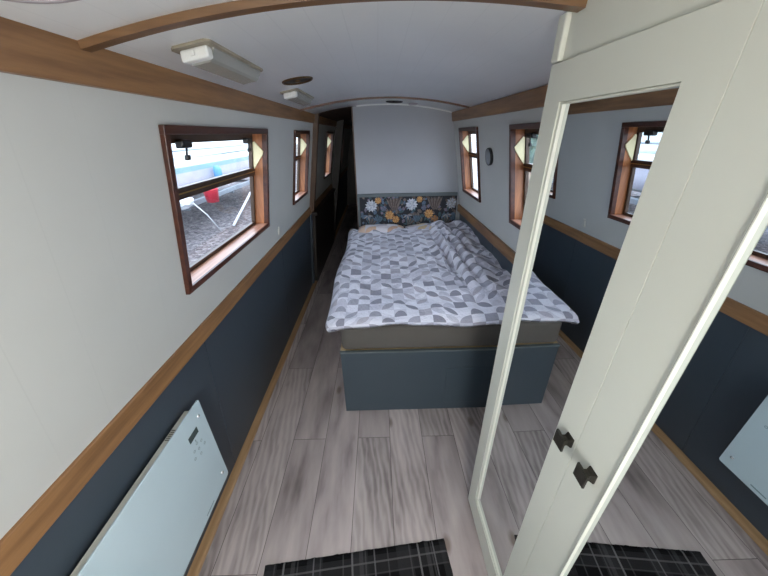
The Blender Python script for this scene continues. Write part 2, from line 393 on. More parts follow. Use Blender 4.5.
# ceiling
def ceil_mesh(y0, y1, t=.05, lift=0.):
    b = bmesh.new(); xs = [-.72+1.56*i/32 for i in range(33)]; R = []
    for x in xs:
        z = ceil_z(x)+lift; R.append([b.verts.new((x, y0, z)), b.verts.new((x, y1, z)), b.verts.new((x, y1, z+t)), b.verts.new((x, y0, z+t))])
    for A, B in zip(R, R[1:]):
        for k in range(4):
            f = b.faces.new((A[k], A[(k+1) % 4], B[(k+1) % 4], B[k])); f.smooth = (k == 0)
    b.faces.new(R[0]); b.faces.new(R[-1][::-1]); m_ = MB(); m_.merge(b); return m_
struct('ceiling', ceil_mesh(Y0, Y1), M['ceiling'], 'white boarded arched cabin ceiling', 'ceiling')
struct('ceiling_passage', ceil_mesh(Y1, YE, .05, -.004), M['gloom_ply'], 'dark wooden ceiling over the passage, unlit shade in its colour', 'ceiling')
def arch(y, w, t, mat, label, x0=-.64, x1=.76):
    b = bmesh.new(); R = []
    for i in range(41):
        x = x0+(x1-x0)*i/40; z = ceil_z(x)+.002
        R.append([b.verts.new((x, y-w/2, z)), b.verts.new((x, y-w/2+.003, z-t)), b.verts.new((x, y+w/2-.003, z-t)), b.verts.new((x, y+w/2, z))])
    for A, B in zip(R, R[1:]):
        for k in range(4): b.faces.new((A[k], A[(k+1) % 4], B[(k+1) % 4], B[k]))
    b.faces.new(R[0]); b.faces.new(R[-1][::-1]); m_ = MB(); m_.merge(b); trim(m_, mat, label)
arch(.812, .034, .016, M['oak_x2'], 'arched oak batten across the ceiling nearest the wardrobe', x1=.46)
arch(2.80, .03, .014, M['oak_x'], 'arched oak batten across the ceiling near the bed head')
arch(Y1-.012, .016, .012, M['white_plastic'], 'thin white bead where the ceiling meets the bed head wall', x0=-.2, x1=.75)
# end walls & partition
b = MB(); g = grid_slab([-.95, 1.05], [0, 1.98], [(-.55, .65, .35, 1.75)], Y0-.06, Y0)
b.merge(g, fn=lambda d, u, v: (u, d, v)); struct('wall_front', b, M['wall_cream'], 'cabin end wall behind the viewer, with glazed doors', 'wall')
b = MB(); b.box(-.95, 1.05, YE, YE+.06, 0, 1.98); struct('wall_back', b, M['gloom_ply'], 'dark far end of the passage', 'wall')
b = MB()
b.prism([(-.24, 0), (.93, 0), (.99, .2), (.93, .93), (.76, 1.87)] + [(x, ceil_z(x)-.002) for x in (.70, .5, .3, .1, -.1, -.24)], Y1, Y1+.045, 'XZ')
struct('wall_bed_head', b, M['partition'], 'pale grey partition wall behind the headboard', 'wall')
b = MB(); b.box(-.238, -.215, Y1+.046, YE, 0, 1.935); struct('wall_passage', b, M['gloom_ply'], 'timber wall on the right of the passage, darkened for unlit shade', 'wall')
b = MB(); b.box(-.252, -.2395, Y1-.006, Y1+.045, 0, 1.938, .002); trim(b, M['oak_z'], 'thin timber edging on the open end of the bed head wall')
b = MB(LWf); b.box(-.045, .02, 3.435, 3.50, .93, 1.90, .004); trim(b, M['oak_z'], 'upright oak post on the left wall at the passage opening')
b = MB(LPf); b.box(-.015, .02, 3.435, 3.50, 0, .905, .003); trim(b, M['dado'], 'slate blue lower post at the passage opening')
b = MB(LWf); b.box(-.11, .02, 5.25, 5.42, 0, 1.90, .004); trim(b, M['gloom_ply'], 'dark door frame far along the passage')
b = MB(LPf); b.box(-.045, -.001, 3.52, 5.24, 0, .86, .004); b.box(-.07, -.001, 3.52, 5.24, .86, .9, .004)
struct('wall_passage_panel', b, M['gloom_ply'], 'dark panelling low on the left of the passage', 'wall')

# ------------------------------------------------------------------ windows
wn = [0]
def window(fn, y0, y1, label, full=True, side=1):
    wn[0] += 1
    o = fn(0, (y0+y1)/2, WB)
    t = thing('window_%d' % wn[0], label, 'window', o, kind='structure')
    b = MB(fn); f = F_
    for a in ((y0, y1, WT-f, WT), (y0, y1, WB, WB+f)): b.box(-.010, .02, a[0], a[1], a[2], a[3], .002)
    for a in ((y0, y0+f), (y1-f, y1)): b.box(-.0095, .02, a[0], a[1], WB+f, WT-f, .002)
    b.build('window_frame', M['dark_frame'], t)
    i0, i1, j0, j1 = y0+f*.7, y1-f*.7, WB+f*.7, WT-f*.7
    b = MB(fn)
    b.box(.002, .10, i0-.002, i0+.006, j0, j1); b.box(.002, .10, i1-.006, i1+.002, j0, j1); b.box(.002, .10, i0, i1, j1-.006, j1+.002)
    b.build('reveal', M['liner'], t)
    b = MB(fn); b.box(.0, .10, i0, i1, j0-.002, j0+.008, .002); b.build('window_sill', M['sill'], t)
    # sash
    g = .018; p0, p1, q0, q1 = i0+.006, i1-.006, j0+.008, j1-.006
    b = MB(fn)
    b.box(.074, .096, p0, p1, q0, q0+g, .002); b.box(.074, .096, p0, p1, q1-.030, q1, .002)
    b.box(.074, .096, p0, p0+g, q0+g, q1-.03, .002); b.box(.074, .096, p1-g, p1, q0+g, q1-.03, .002)
    b.box(.068, .097, p0, p1, 1.486, 1.530, .003)
    s_ = b.build('sash', M['win_metal'], t)
    b = MB(fn); b.box(.0655, .069, p0+.004, p1-.004, 1.506, 1.511); b.build('brass_strip', M['brass'], s_)
    b = MB(fn); b.box(.084, .088, p0+g*.5, p1-g*.5, q0+g*.5, q1-.02); b.build('window_pane', M['glass'], t)
    for ya in (p0, p1):
        sg = 1 if ya == p0 else -1
        b = MB(fn)
        poly = [(.070, 1.520), (.072, 1.668), (.062, 1.672), (.012, 1.618), (.016, 1.600)]
        b2 = bmesh.new(); A = [b2.verts.new((d, ya+sg*.001, z)) for d, z in poly]; B = [b2.verts.new((d, ya+sg*.009, z)) for d, z in poly]
        b2.faces.new(A); b2.faces.new(B[::-1])
        for k in range(5): b2.faces.new((A[k], B[k], B[(k+1) % 5], A[(k+1) % 5]))
        b.merge(b2); b.build('hopper_cheek', M['cheek'], t)
    if full:
        for yc in ((y0+.215, y1-.14) if y1-y0 > .8 else (y0+.16,)):
            b = MB(fn); b.box(.045, .074, yc-.034, yc+.034, 1.664, 1.692, .006)
            c = b.build('window_catch', M['black'], t)
            b = MB(fn); b.tube([(.052, yc, 1.666), (.054, yc, 1.640)], .004, 8); b.box(.044, .060, yc-.010, yc+.010, 1.622, 1.641, .004)
            b.build('thumb_screw', M['black'], c)
    return t
window(LWf, *LEFT_W[0], 'large window on the left wall above the heater, two black catches')
window(LWf, *LEFT_W[1], 'narrow window on the left wall opposite the bed')
window(LWf, *LEFT_W[2], 'window on the left wall of the dark passage', False)
window(LWf, *LEFT_W[3], 'last window at the far end of the passage', False)
window(LWf, *LEFT_W[4], 'left window just behind the viewer', False)
window(LWf, *LEFT_W[5], 'rearmost left window behind the viewer', False)
window(RWf, *RIGHT_W[0], 'narrow window on the right wall beside the headboard')
window(RWf, *RIGHT_W[1], 'window on the right wall partly hidden by the wardrobe')
window(RWf, *RIGHT_W[2], 'right window added for daylight behind the viewer past the wardrobe', False)
window(RWf, *RIGHT_W[3], 'rearmost right window added for daylight behind the viewer', False)
# glazed doors behind the viewer
t = thing('door_1', 'glazed end doors behind the viewer', 'door', (.05, Y0-.03, .35), kind='structure')
for x0, x1 in ((-.55, .05), (.05, .65)):
    b = MB()
    b.box(x0, x1, Y0-.045, Y0-.015, .35, .42, .003); b.box(x0, x1, Y0-.045, Y0-.015, 1.68, 1.75, .003)
    b.box(x0, x0+.05, Y0-.045, Y0-.015, .42, 1.68, .003); b.box(x1-.05, x1, Y0-.045, Y0-.015, .42, 1.68, .003)
    l_ = b.build('door_leaf', M['oak_z'], t)
    b = MB(); b.box(x0+.04, x1-.04, Y0-.032, Y0-.028, .41, 1.69); b.build('door_pane', M['glass'], l_)

# ------------------------------------------------------------------ wardrobe
def Wf(d, y, z): return (.4315-.0156*(y-.5)+d, y, z)
def Wf2(d, y, z): return (.4331+d, y, z)   # second door stands a hair ajar
WY0, WYS, WY1, WZ = -.02, .430, .876, 1.838
t = thing('wardrobe', 'cream painted wardrobe with two mirrored doors beside the bed', 'wardrobe', (.44, .43, 0))
b = MB()
b.box(.018, .46, WY1-.018, WY1, .0, 1.90, fn=Wf); b.box(.018, .46, WY0, WY0+.018, .0, 1.90, fn=Wf)
b.box(.022, .46, WY0+.018, WY1-.018, .05, .068, fn=Wf); b.box(.022, .46, WY0+.018, WY1-.018, 1.84, 1.858, fn=Wf); b.box(.44, .46, WY0+.018, WY1-.018, .068, 1.84, fn=Wf)
b.build('carcass', M['ward'], t)
b = MB(Wf); b.box(.014, .03, WY0, WY1, 0, .04, .001); b.build('plinth', M['ward'], t)
b = MB(Wf); b.box(.002, .020, WY0, WY1, WZ+.003, 1.932); b.build('fascia', M['ward'], t)
b = MB(Wf); b.box(-.010, .006, WY1-.03, WY1+.002, WZ+.003, 1.93, .004); b.build('scribe_moulding', M['ward'], t)
for (a, c, ma, mc, ky, Wd, md) in ((WYS, WY1, .498, .807, .450, Wf, .006), (WY0, WYS, .045, .331, .370, Wf2, -.001)):
    e = .0006
    b = MB(Wd); b.merge(grid_slab([a+e, c-e], [.03, WZ], [(ma, mc, .150, 1.758)], -.006, .018))
    dr = b.build('door', M['ward'], t)
    b = MB(Wd)   # bead inside the opening
    for (y_, y2, z_, z2) in ((mc-.010, mc-.002, .150, 1.758) if ma > .3 else (mc-.0012, mc-.0002, .150, 1.758), (ma+.0005, ma+.004, .150, 1.758), (ma, mc, .153, .162), (ma, mc, 1.753, 1.7575)):
        b.box(md-.009, md+.001, y_, y2, z_, z2, .0015)
    b.build('glazing_bead', M['ward'], dr)
    if ma < .3:
        b = MB(Wd); b.box(-.0064, -.004, mc+.0016, mc+.0034, .150, 1.758); b.build('groove_shade', M['knob'], dr)  # dark strip set in as the shadow line of the door groove
    b = MB(Wd); b.box(md, md+.005, ma-.001, mc+.001, .149, 1.759); b.build('mirror', M['mirror'], dr)
    kz = 1.066-.0
    b = MB(Wd)
    s = .009
    b2 = bmesh.new(); R = []
    for d, h in ((-.006, .0125), (-.009, .0125), (-.016, .0085), (-.024, .0085), (-.027, .0110), (-.0285, .0180), (-.0325, .0180), (-.0335, .0170)):
        R.append([b2.verts.new((d, ky+p*h, kz+q*h*1.15)) for p, q in ((-.9,-.9),(.9,-.9),(.9,.9),(-.9,.9))])
    for A, B in zip(R, R[1:]):
        for k in range(4): b2.faces.new((A[k], A[(k+1) % 4], B[(k+1) % 4], B[k]))
    b2.faces.new(R[0]); b2.faces.new(R[-1][::-1]); b.merge(b2)
    b.build('knob', M['knob'], dr)

# ------------------------------------------------------------------ bed
BX0, BX1, BY0, BY1, BZ = -.26, .868, 1.47, Y1-.045, .498
t = thing('bed', 'slate green wooden bed base with floral headboard against the partition', 'bed', (.3, 2.4, 0))
b = MB(); b.box(BX0, BX1, BY0, BY0+.018, .0, BZ, .0015)
fp = b.build('front_panel', M['bed_paint'], t)
b = MB(); b.box(BX0+.001, BX0+.019, BY0+.018, BY1, .0, BZ, .0015); b.build('side_panel', M['bed_paint'], t)
b = MB(); b.box(BX0-.004, BX1, BY0-.004, BY0+.02, BZ, BZ+.010, .002); b.build('top_edge', M['head_frame'], t)
b = MB(); b.box(BX0+.019, BX1-.005, BY0+.018, BY1, BZ-.012, BZ+.006); b.box(BX0-.002, BX0+.03, BY0+.02, BY1, BZ, BZ+.012, .001)
b.build('deck', M['pine'], t)
b = MB(); b.box(.405, .80, BY0-.006, BY0-.001, .065, .363, .002); dw = b.build('drawer', M['bed_paint'], t)
b = MB(); b.box(-.240, .862, Y1-.030, Y1-.001, BZ+.2, 1.082, .002); hb = b.build('headboard', M['head_frame'], t)
b = MB(); b.box(-.240, .862, Y1-.040, Y1-.001, 1.082, 1.114, .004); b.box(-.240, -.218, Y1-.040, Y1-.0305, .7, 1.082, .002); b.build('headboard_rim', M['head_frame'], hb)
# printed floral panel
hm = [simple('print ' + n, c, .7, var=.25, vscale=60) for n, c in (
    ('ground', srgb(38, 42, 52)), ('white', srgb(222, 226, 236)), ('palewhite', srgb(186, 196, 214)), ('orange', srgb(196, 140, 84)), ('amber', srgb(222, 176, 116)),
    ('teal', srgb(72, 98, 108)), ('blue', srgb(96, 118, 142)), ('brown', srgb(96, 82, 76)), ('taupe', srgb(124, 112, 108)), ('lilac', srgb(128, 120, 140)), ('grey', srgb(170, 168, 170)))]
HX = lambda cx: -.24+(340+cx/5.486-357.3)/90.4
HZ = lambda cy: 1.1-(180+cy/5.486-193.7)/95
py_ = Y1-.0305
b = MB(); b.box(-.216, .860, py_-.001, py_, .72, 1.081, mi=0)
lay = [0]
def poly(pts, mi):
    lay[0] += 1; y = py_-.0011-lay[0]*.000004
    vs = [b.bm.verts.new((x, y, z)) for x, z in pts if True]
    try: f = b.bm.faces.new(vs); f.material_index = mi
    except ValueError: pass
def clampx(x): return max(-.214, min(.858, x))
def leafp(x, z, ang, ln, w, mi):
    ca, sa = math.cos(ang), math.sin(ang); pts = []
    prof = [(0, 0), (.2, .6), (.45, 1), (.75, .7), (1, 0), (.75, -.7), (.45, -1), (.2, -.6)]
    for u, v in prof:
        px, pz = x+ca*u*ln-sa*v*w, z+sa*u*ln+ca*v*w; pts.append((clampx(px), min(1.080, max(.73, pz))))
    poly(pts, mi)
def flower(x, z, r, mis, n=13, rings=3):
    for k in range(rings):
        rr = r*(1-k*.3)
        for i in range(n-2*k):
            a = 2*PI*i/(n-2*k)+k*.3+random.uniform(-.1, .1); leafp(x, z, a, rr, rr*.23, mis[(i+k) % len(mis)])
rr = random.Random(3)
for i in range(210):
    x = rr.uniform(-.2, .87); z = rr.uniform(.75, 1.07); leafp(x, z, rr.uniform(0, 2*PI), rr.uniform(.03, .075), rr.uniform(.010, .022), rr.choice([5, 6, 7, 6, 8, 9, 0, 5, 8]))
for cx in (60, 290, 515, 735):     # big feather leaves
    for k in range(9): leafp(HX(cx)+.004*k, HZ(165), PI/2+(.5-k*.11), .16, .012, (8, 7)[k % 2])
for cx in (135, 350, 560):
    for k in range(9): leafp(HX(cx+20), HZ(250), PI*.15+k*.16, .10, .010, (7, 8, 5)[k % 3])
for cx in (205, 420, 640):
    for k in range(8): leafp(HX(cx), HZ(235), PI*.25+k*.17, .09, .012, (5, 6)[k % 2])
for cx in (150, 370, 590):
    for k in range(6): leafp(HX(cx), HZ(190), PI+.6*k, .06, .008, (6, 10)[k % 2])
for cx in (240, 460):
    flower(HX(cx), HZ(150), .035, [9, 6], 9, 2)
for cx, cy, r, ms in ((170,135,.070,[1,1,2]), (392,130,.070,[1,1,2]), (612,128,.064,[10,2]), (208,105,.040,[3,4]), (435,102,.038,[3,4]),
                      (270,190,.055,[3,4]), (490,185,.055,[4,3]), (305,215,.045,[3,3,4]), (525,215,.042,[3,3,8]), (700,200,.05,[3,4])):
    flower(HX(cx), HZ(cy), r, ms)
for f in b.bm.faces: pass
hp = b.build('floral_panel', hm, hb)

# mattress
b = MB(); b2 = bmesh.new(); bmesh.ops.create_cube(b2, size=1)
x0, x1, y0, y1, z0, z1 = BX0+.012, .86, BY0+.006, BY1-.01, BZ+.0135, .690
for v in b2.verts: v.co = Vector(((x0+x1)/2+v.co.x*(x1-x0), (y0+y1)/2+v.co.y*(y1-y0), (z0+z1)/2+v.co.z*(z1-z0)))
bmesh.ops.bevel(b2, geom=b2.edges[:], offset=.035, segments=5, profile=.5, affect='EDGES')
bmesh.ops.subdivide_edges(b2, edges=[e for e in b2.edges if e.calc_length() > .3], cuts=28, use_grid_fill=True)
for v in b2.verts:
    c = v.co
    if z0+.01 < c.z < z1-.01:
        k = math.sin((c.z-z0)/(z1-z0)*PI)
        if c.y < y0+.04: c.y += -.006*k+.006*math.sin(c.x*13+c.z*38)*k+.003*math.sin(c.x*34-c.z*50)*k
        if c.x < x0+.04: c.x += -.006*k+.004*math.sin(c.y*15+c.z*40)*k
for f in b2.faces: f.smooth = True
b.merge(b2); mt = tag(b.build('mattress', M['sheet'], None, (.3, 2.4, BZ+.01)), 'mattress in a grey brown fitted sheet on the bed base', 'mattress')

# duvet
def smooth(x, a, b_): 
    t_ = max(0, min(1, (x-a)/(b_-a))); return t_*t_*(3-2*t_)
def seg_dist(x, y, A, B):
    ax, ay = A; bx, by = B; dx, dy = bx-ax, by-ay; L2 = dx*dx+dy*dy
    u = max(0, min(1, ((x-ax)*dx+(y-ay)*dy)/L2)); px, py = ax+u*dx, ay+u*dy
    s_ = (dx*(y-ay)-dy*(x-ax))/math.sqrt(L2)
    return math.hypot(x-px, y-py), s_, u
def wob(x, y):
    return (.006*math.sin(9*x+2.1*y)+.006*math.sin(5.2*y-3*x+1)+.004*math.sin(17*x-11*y)+.003*math.sin(23*y+6*x+2)+.0025*math.sin(31*x+27*y))
from mathutils import noise as mnoise
DX0, DX1, DY0, DY1 = -.350, .922, 1.432, 3.325
def duvet_top(x, y):
    z = .752+.016*smooth(y, 1.5, 2.4)+.012*smooth(y, 2.6, 3.2)
    z += wob(x, y)*1.0
    z += .016*mnoise.noise(Vector((x*5, y*3.2, 3)))+.010*mnoise.noise(Vector((x*12, y*7, 9)))
    # rumpled heap along the right wall
    r = smooth(x+.10*(y-2.4), .50, .70)
    z += r*(.036+.034*mnoise.noise(Vector((x*6+y*2.2, y*2.6, 1)))+.016*mnoise.noise(Vector((x*16+y*6, y*5, 5))))
    for A, B, dep, w in (((.53, 3.15), (.60, 1.55), .040, .020), ((.62, 3.2), (.70, 1.62), .036, .018), ((.47, 2.5), (.56, 1.75), .016, .02), ((.72, 3.2), (.80, 2.3), .03, .02), ((.60, 2.9), (.78, 2.35), .025, .018)):
        d, s_, u = seg_dist(x, y, A, B); tp = math.sin(PI*min(1, max(.0, u*.9+.08)))
        d += .012*math.sin(y*9+A[0]*20)
        z -= dep*tp*math.exp(-(d/w)**2); z += dep*.4*tp*math.exp(-((d-.05)/.03)**2)
    # pulled folds at the head
    z += .012*math.sin(26*x+5*y)*smooth(y, 3.0, 3.2)
    return z
def duvet_hem(x, y):
    f = math.exp(-((y-DY0)/.12)**2)
    return .680+.042*f+.006*math.sin(9*x+1)+.004*math.sin(23*x)*f+.006*math.sin(13*y)-.022*math.exp(-(((x-DX0)/.07)**2+((y-DY0)/.12)**2))
NX, NY = 150, 210
b2 = bmesh.new(); uvl = b2.loops.layers.uv.new('pat'); V = []; UV = {}
rad = .085
def prm(s, a, b_, r, left=True, right=True):
    """parameter -> (position, edge drop 0..1); the ends roll over a quarter circle"""
    L_ = (b_-a)
    return a+s*L_
for j in range(NY+1):
    row = []
    for i in range(NX+1):
        # denser sampling at the edges
        fx, fy = i/NX, j/NY
        fx = fx-.055*math.sin(2*PI*fx); fy = fy-.04*math.sin(2*PI*fy)
        x = DX0+(DX1-DX0)*fx; y = DY0+(DY1-DY0)*fy
        # plan outline: rounded corners & wavy front hem
        e_l = x-DX0; e_f = y-DY0; e_h = DY1-y
        def drop(e, r_): 
            k = 1-min(1, max(0, e/r_)); return 1-math.sqrt(max(0, 1-k*k))
        dl, df, dh = drop(e_l, .11), drop(e_f, .085), drop(e_h, .06)*.5
        k = min(1, math.sqrt(dl*dl+df*df+dh*dh))
        zt = duvet_top(x, y); z = zt+(duvet_hem(x, y)-zt)*k
        X = x; Yy = y
        cr = .10
        if e_l < cr and e_f < cr:   # round the free corner in plan
            vx, vy = cr-e_l, cr-e_f; n_ = math.hypot(vx, vy); m_ = max(vx, vy)
            if n_ > 0: f_ = m_/n_; f_ = f_*.75+.25; X = DX0+cr-vx*f_; Yy = DY0+cr-vy*f_
        Yy += .010*math.sin(7*x+.6)*(1-smooth(e_f, 0, .3)); X += .012*math.sin(5*y)*(1-smooth(e_l, 0, .3))
        v = b2.verts.new((X, Yy, z)); row.append(v)
        ux = x+(.10*dl if 0 else 0); UV[v] = (x-.045*k*(dl > .02), y-.05*k*(df > .02))
    V.append(row)
for j in range(NY):
    for i in range(NX):
        f = b2.faces.new((V[j][i], V[j][i+1], V[j+1][i+1], V[j+1][i])); f.smooth = True
# turned-under hem
ring = [(V[0][i], 0, 1) for i in range(NX+1)]
def under(seq, dx, dy):
    prev = None; out = []
    for v in seq:
        a = b2.verts.new((v.co.x+dx*.008, v.co.y+dy*.008, v.co.z-.012)); c = b2.verts.new((v.co.x+dx*.05, v.co.y+dy*.05, v.co.z-.006)); UV[a] = UV[v]; UV[c] = (UV[v][0]+dx*.05, UV[v][1]+dy*.05)
        out.append((v, a, c))
    for p, q in zip(out, out[1:]):
        for k in range(2):
            f = b2.faces.new((p[k], q[k], q[k+1], p[k+1])); f.smooth = True
under([V[0][i] for i in range(NX+1)], 0, 1); under([V[j][0] for j in range(NY+1)], 1, 0)
for f in b2.faces:
    for l in f.loops: l[uvl].uv = UV[l.vert]
me = bpy.data.meshes.new('duvet')
org = Vector((.3, 2.4, .69))
for v in b2.verts: v.co -= org
b2.to_mesh(me); b2.free(); me.materials.append(M['duvet'])
dv = bpy.data.objects.new('duvet', me); COL.objects.link(dv); dv.location = org
tag(dv, 'rumpled duvet in a grey and white leaf and square print on the bed', 'duvet')

# pillows
def pillow(x0, x1, y0, y1, z0, z1, mat, label, seed):
    b2 = bmesh.new(); uvl = b2.loops.layers.uv.new('pat'); n = 26; top = []; bot = []
    for j in range(n+1):
        rt, rb = [], []
        for i in range(n+1):
            u, v = i/n*2-1, j/n*2-1
            pr = max(0, (1-abs(u)**2.6))**.5*max(0, (1-abs(v)**2.6))**.5
            pin = 1-.05*(abs(u)**3*(1-abs(v)))-.05*(abs(v)**3*(1-abs(u)))
            x = (x0+x1)/2+(x1-x0)/2*u*(1-.06*(1-abs(v)**2)*0)*1; y = (y0+y1)/2+(y1-y0)/2*v
            zc = (z0+z1)/2; h = (z1-z0)/2
            nz = .012*mnoise.noise(Vector((x*9+seed, y*9, 0)))*pr
            rt.append(b2.verts.new((x, y, zc+h*pr+nz))); rb.append(b2.verts.new((x, y, zc-h*pr)) if 0 < i < n and 0 < j < n else rt[-1])
        top.append(rt); bot.append(rb)
    for j in range(n):
        for i in range(n):
            b2.faces.new((top[j][i], top[j][i+1], top[j+1][i+1], top[j+1][i])).smooth = True
            q = (bot[j][i], bot[j+1][i], bot[j+1][i+1], bot[j][i+1])
            try: b2.faces.new(q).smooth = True
            except ValueError: pass
    for f in b2.faces:
        for l in f.loops: l[uvl].uv = (l.vert.co.x+seed, l.vert.co.y)
    me = bpy.data.meshes.new('pillow'); o_ = Vector(((x0+x1)/2, (y0+y1)/2, z0))
    for v in b2.verts: v.co -= o_
    b2.to_mesh(me); b2.free(); me.materials.append(mat)
    p = bpy.data.objects.new('pillow', me); COL.objects.link(p); p.location = o_
    return tag(p, label, 'pillow', 'pillows at the head of the bed')
pillow(-.24, .27, 3.12, 3.385, .693, .806, M['pillow_a'], 'peach and white patterned pillow at the passage side of the headboard', 1)
pillow(.29, .84, 3.12, 3.385, .693, .802, M['pillow_b'], 'lilac and tan patterned pillow at the window side of the headboard', 5)

# ------------------------------------------------------------------ heater
HXp = -.750
t = thing('panel_heater', 'white glass panel heater fixed low on the left wall', 'heater', (-.80, .4, .265))
hy0, hy1, hz0, hz1 = -.12, .892, .272, .760
b = MB(); b.box(-.783, -.759, hy0+.03, hy1-.045, hz0+.015, hz1-.014, .003); body = b.build('case', M['heater_body'], t)
b = MB()
for k in range(6):
    y_ = .760-.008*k; b.box(-.779, -.765, y_-.0025, y_+.0005, hz1-.0145, hz1-.0132)
b.build('vent_slots', M['black'], body)
# rounded glass sheet
def rrect(a, c, z0, z1, r, n=6):
    pts = []
    for (cy, cz, a0) in ((c-r, z1-r, 0), (a+r, z1-r, PI/2), (a+r, z0+r, PI), (c-r, z0+r, 1.5*PI)):
        for k in range(n+1): pts.append((cy+r*math.cos(a0+k*PI/2/n), cz+r*math.sin(a0+k*PI/2/n)))
    return pts
b = MB(); b.prism(rrect(hy0, hy1, hz0, hz1, .010), HXp-.004, HXp+.002, 'YZ', bev=.001); b.build('glass_front', M['white_glass'], t)
for y_ in (.1, .6):
    b = MB(); b.box(-.7595, -.7545, y_, y_+.1, .4, .6); b.build('spacer', M['heater_body'], t)
for y_ in (.857, -.085):
    for z_ in (.702, .333):
        b = MB(); b.lathe([(0, .006), (.005, .005), (.007, .002), (.007, -.0015)], (HXp+.002, y_, z_), 'X', 16); b.build('mounting_cap', M['chrome'], t)
b = MB(); b.box(HXp+.0015, HXp+.0030, .772, .830, .647, .676, .0005); b.build('display', M['display'], t)
b = MB()
for (y_, z_) in ((.80, .615), (.775, .60), (.825, .60), (.80, .585), (.765, .57), (.80, .555), (.835, .57)):
    b.lathe([(.004, 0), (.004, .0006), (.0062, .0006), (.0062, 0)], (HXp+.0022, y_, z_), 'X', 12)
b.box(HXp+.002, HXp+.0027, .798, .802, .624, .636); b.build('touch_buttons', M['icon'], t)
b = MB(); b.box(HXp+.002, HXp+.0026, .70, .76, .290, .296); b.build('rating_print', M['icon'], t)

# ------------------------------------------------------------------ rug
O_ = Vector((-.556+.012, .640, 0)); E1 = Vector((.995, .098, 0)); E2 = Vector((.105, -.995, 0))
b2 = bmesh.new(); uvl = b2.loops.layers.uv.new('pat'); nx, ny = 90, 120; W_, H_ = .815, 1.25; rows = []; UV = {}
for j in range(ny+1):
    r_ = []
    for i in range(nx+1):
        u, v = W_*i/nx, H_*j/ny
        e = .004*mnoise.noise(Vector((u*30, 0, 1)))*(j == 0)+.002*mnoise.noise(Vector((u*90, 0, 1)))*(j == 0)
        ee = .003*mnoise.noise(Vector((0, v*30, 4)))*(i in (0, nx))
        p = O_+E1*(u+ee)+E2*(v+e); edge = i in (0, nx) or j in (0, ny)
        z = .0015 if edge else .0085+.0012*mnoise.noise(Vector((u*8, v*8, 0)))
        vt = b2.verts.new((p.x, p.y, z)); UV[vt] = (u, v); r_.append(vt)
    rows.append(r_)
for j in range(ny):
    for i in range(nx): b2.faces.new((rows[j][i], rows[j+1][i], rows[j+1][i+1], rows[j][i+1])).smooth = True
bt = [b2.verts.new((rows[a][c].co.x, rows[a][c].co.y, 0.0006)) for a, c in ((0,0),(ny,0),(ny,nx),(0,nx))]
for v, k in zip(bt, ((0,0),(0,H_),(W_,H_),(W_,0))): UV[v] = k
b2.faces.new(bt[::-1])
for f in b2.faces:
    for l in f.loops: l[uvl].uv = UV[l.vert]
me = bpy.data.meshes.new('rug'); b2.to_mesh(me); b2.free(); me.materials.append(M['rug'])
rg = bpy.data.objects.new('rug', me); COL.objects.link(rg); tag(rg, 'black and charcoal tartan rug on the laminate floor', 'rug')

# ------------------------------------------------------------------ ceiling fittings
def bulkhead_light(xc, y0, y1, w, label):
    zc = ceil_z(xc); sl = -.34*(xc-.06)     # slope dz/dx
    def fn(x, y, z): return (xc+x, y, ceil_z(xc+x)-z)
    t = thing('bulkhead_light', label, 'ceiling light', (xc, (y0+y1)/2, zc), 'oblong ribbed ceiling lights')
    b = MB(fn); b.prism([(-w/2+.01, y0), (w/2-.01, y0), (w/2, y0+.012), (w/2, y1-.012), (w/2-.01, y1), (-w/2+.01, y1), (-w/2, y1-.012), (-w/2, y0+.012)], 0, .006, 'XY'); b.build('base_plate', M['plate'], t)
    b = MB(fn); b2 = bmesh.new(); R = []
    for z, s_ in ((.006, 0), (.012, .001), (.030, .010), (.036, .016)):
        hw = w*.40-s_; R.append([b2.verts.new((px, py, z)) for px, py in ((-hw, y0+.05), (hw, y0+.05), (hw, y1-.012-s_), (-hw, y1-.012-s_))])
    for A, B in zip(R, R[1:]):
        for k in range(4): b2.faces.new((A[k], A[(k+1) % 4], B[(k+1) % 4], B[k]))
    b2.faces.new(R[0]); b2.faces.new(R[-1]); b.merge(b2); b.build('ribbed_lens', M['lens'], t)
    b = MB(fn); b.box(-w*.36, w*.36, y0+.018, y0+.05, .006, .033, .006)
    e = b.build('end_cap', M['white_plastic'], t)
    b = MB(fn); b.box(-.006, .006, y0+.007, y0+.013, .014, .026, .002); b.build('switch', M['white_plastic'], e)
bulkhead_light(-.468, .955, 1.375, .102, 'long ribbed strip light on the ceiling nearest the large window')
bulkhead_light(-.462, 1.885, 2.36, .098, 'smaller looking ribbed strip light on the ceiling beyond the brass vent')
def roundel(xc, yc, r, label, mat):
    zc = ceil_z(xc); ax = Vector((.34*(xc-.06), 0, 1)).normalized()
    t = thing('ceiling_vent', label, 'vent', (xc, yc, zc), 'round ceiling vents')
    b = MB(); b.lathe([(r*.88, -.001), (r*.89, -.006), (r*.94, -.008), (r*.98, -.006), (r, -.001)], (xc, yc, zc), ax, 40); b.build('rim', mat, t)
    b = MB(); b.lathe([(0, -.0020), (r*.5, -.0022), (r*.89, -.0020), (r*.89, -.0012), (0, -.0012)], (xc, yc, zc), ax, 40); b.build('throat', M['void'], t)
    b = MB(); b.lathe([(0, -.009), (r*.14, -.009), (r*.18, -.0055), (r*.18, -.0022)], (xc, yc, zc), ax, 20); b.build('centre_knob', mat, t)
roundel(-.365, 1.685, .072, 'round brass ceiling vent between the two strip lights', M['dull_brass'])
roundel(.156, 3.17, .077, 'round dark ceiling vent close to the bed head wall', M['void'])
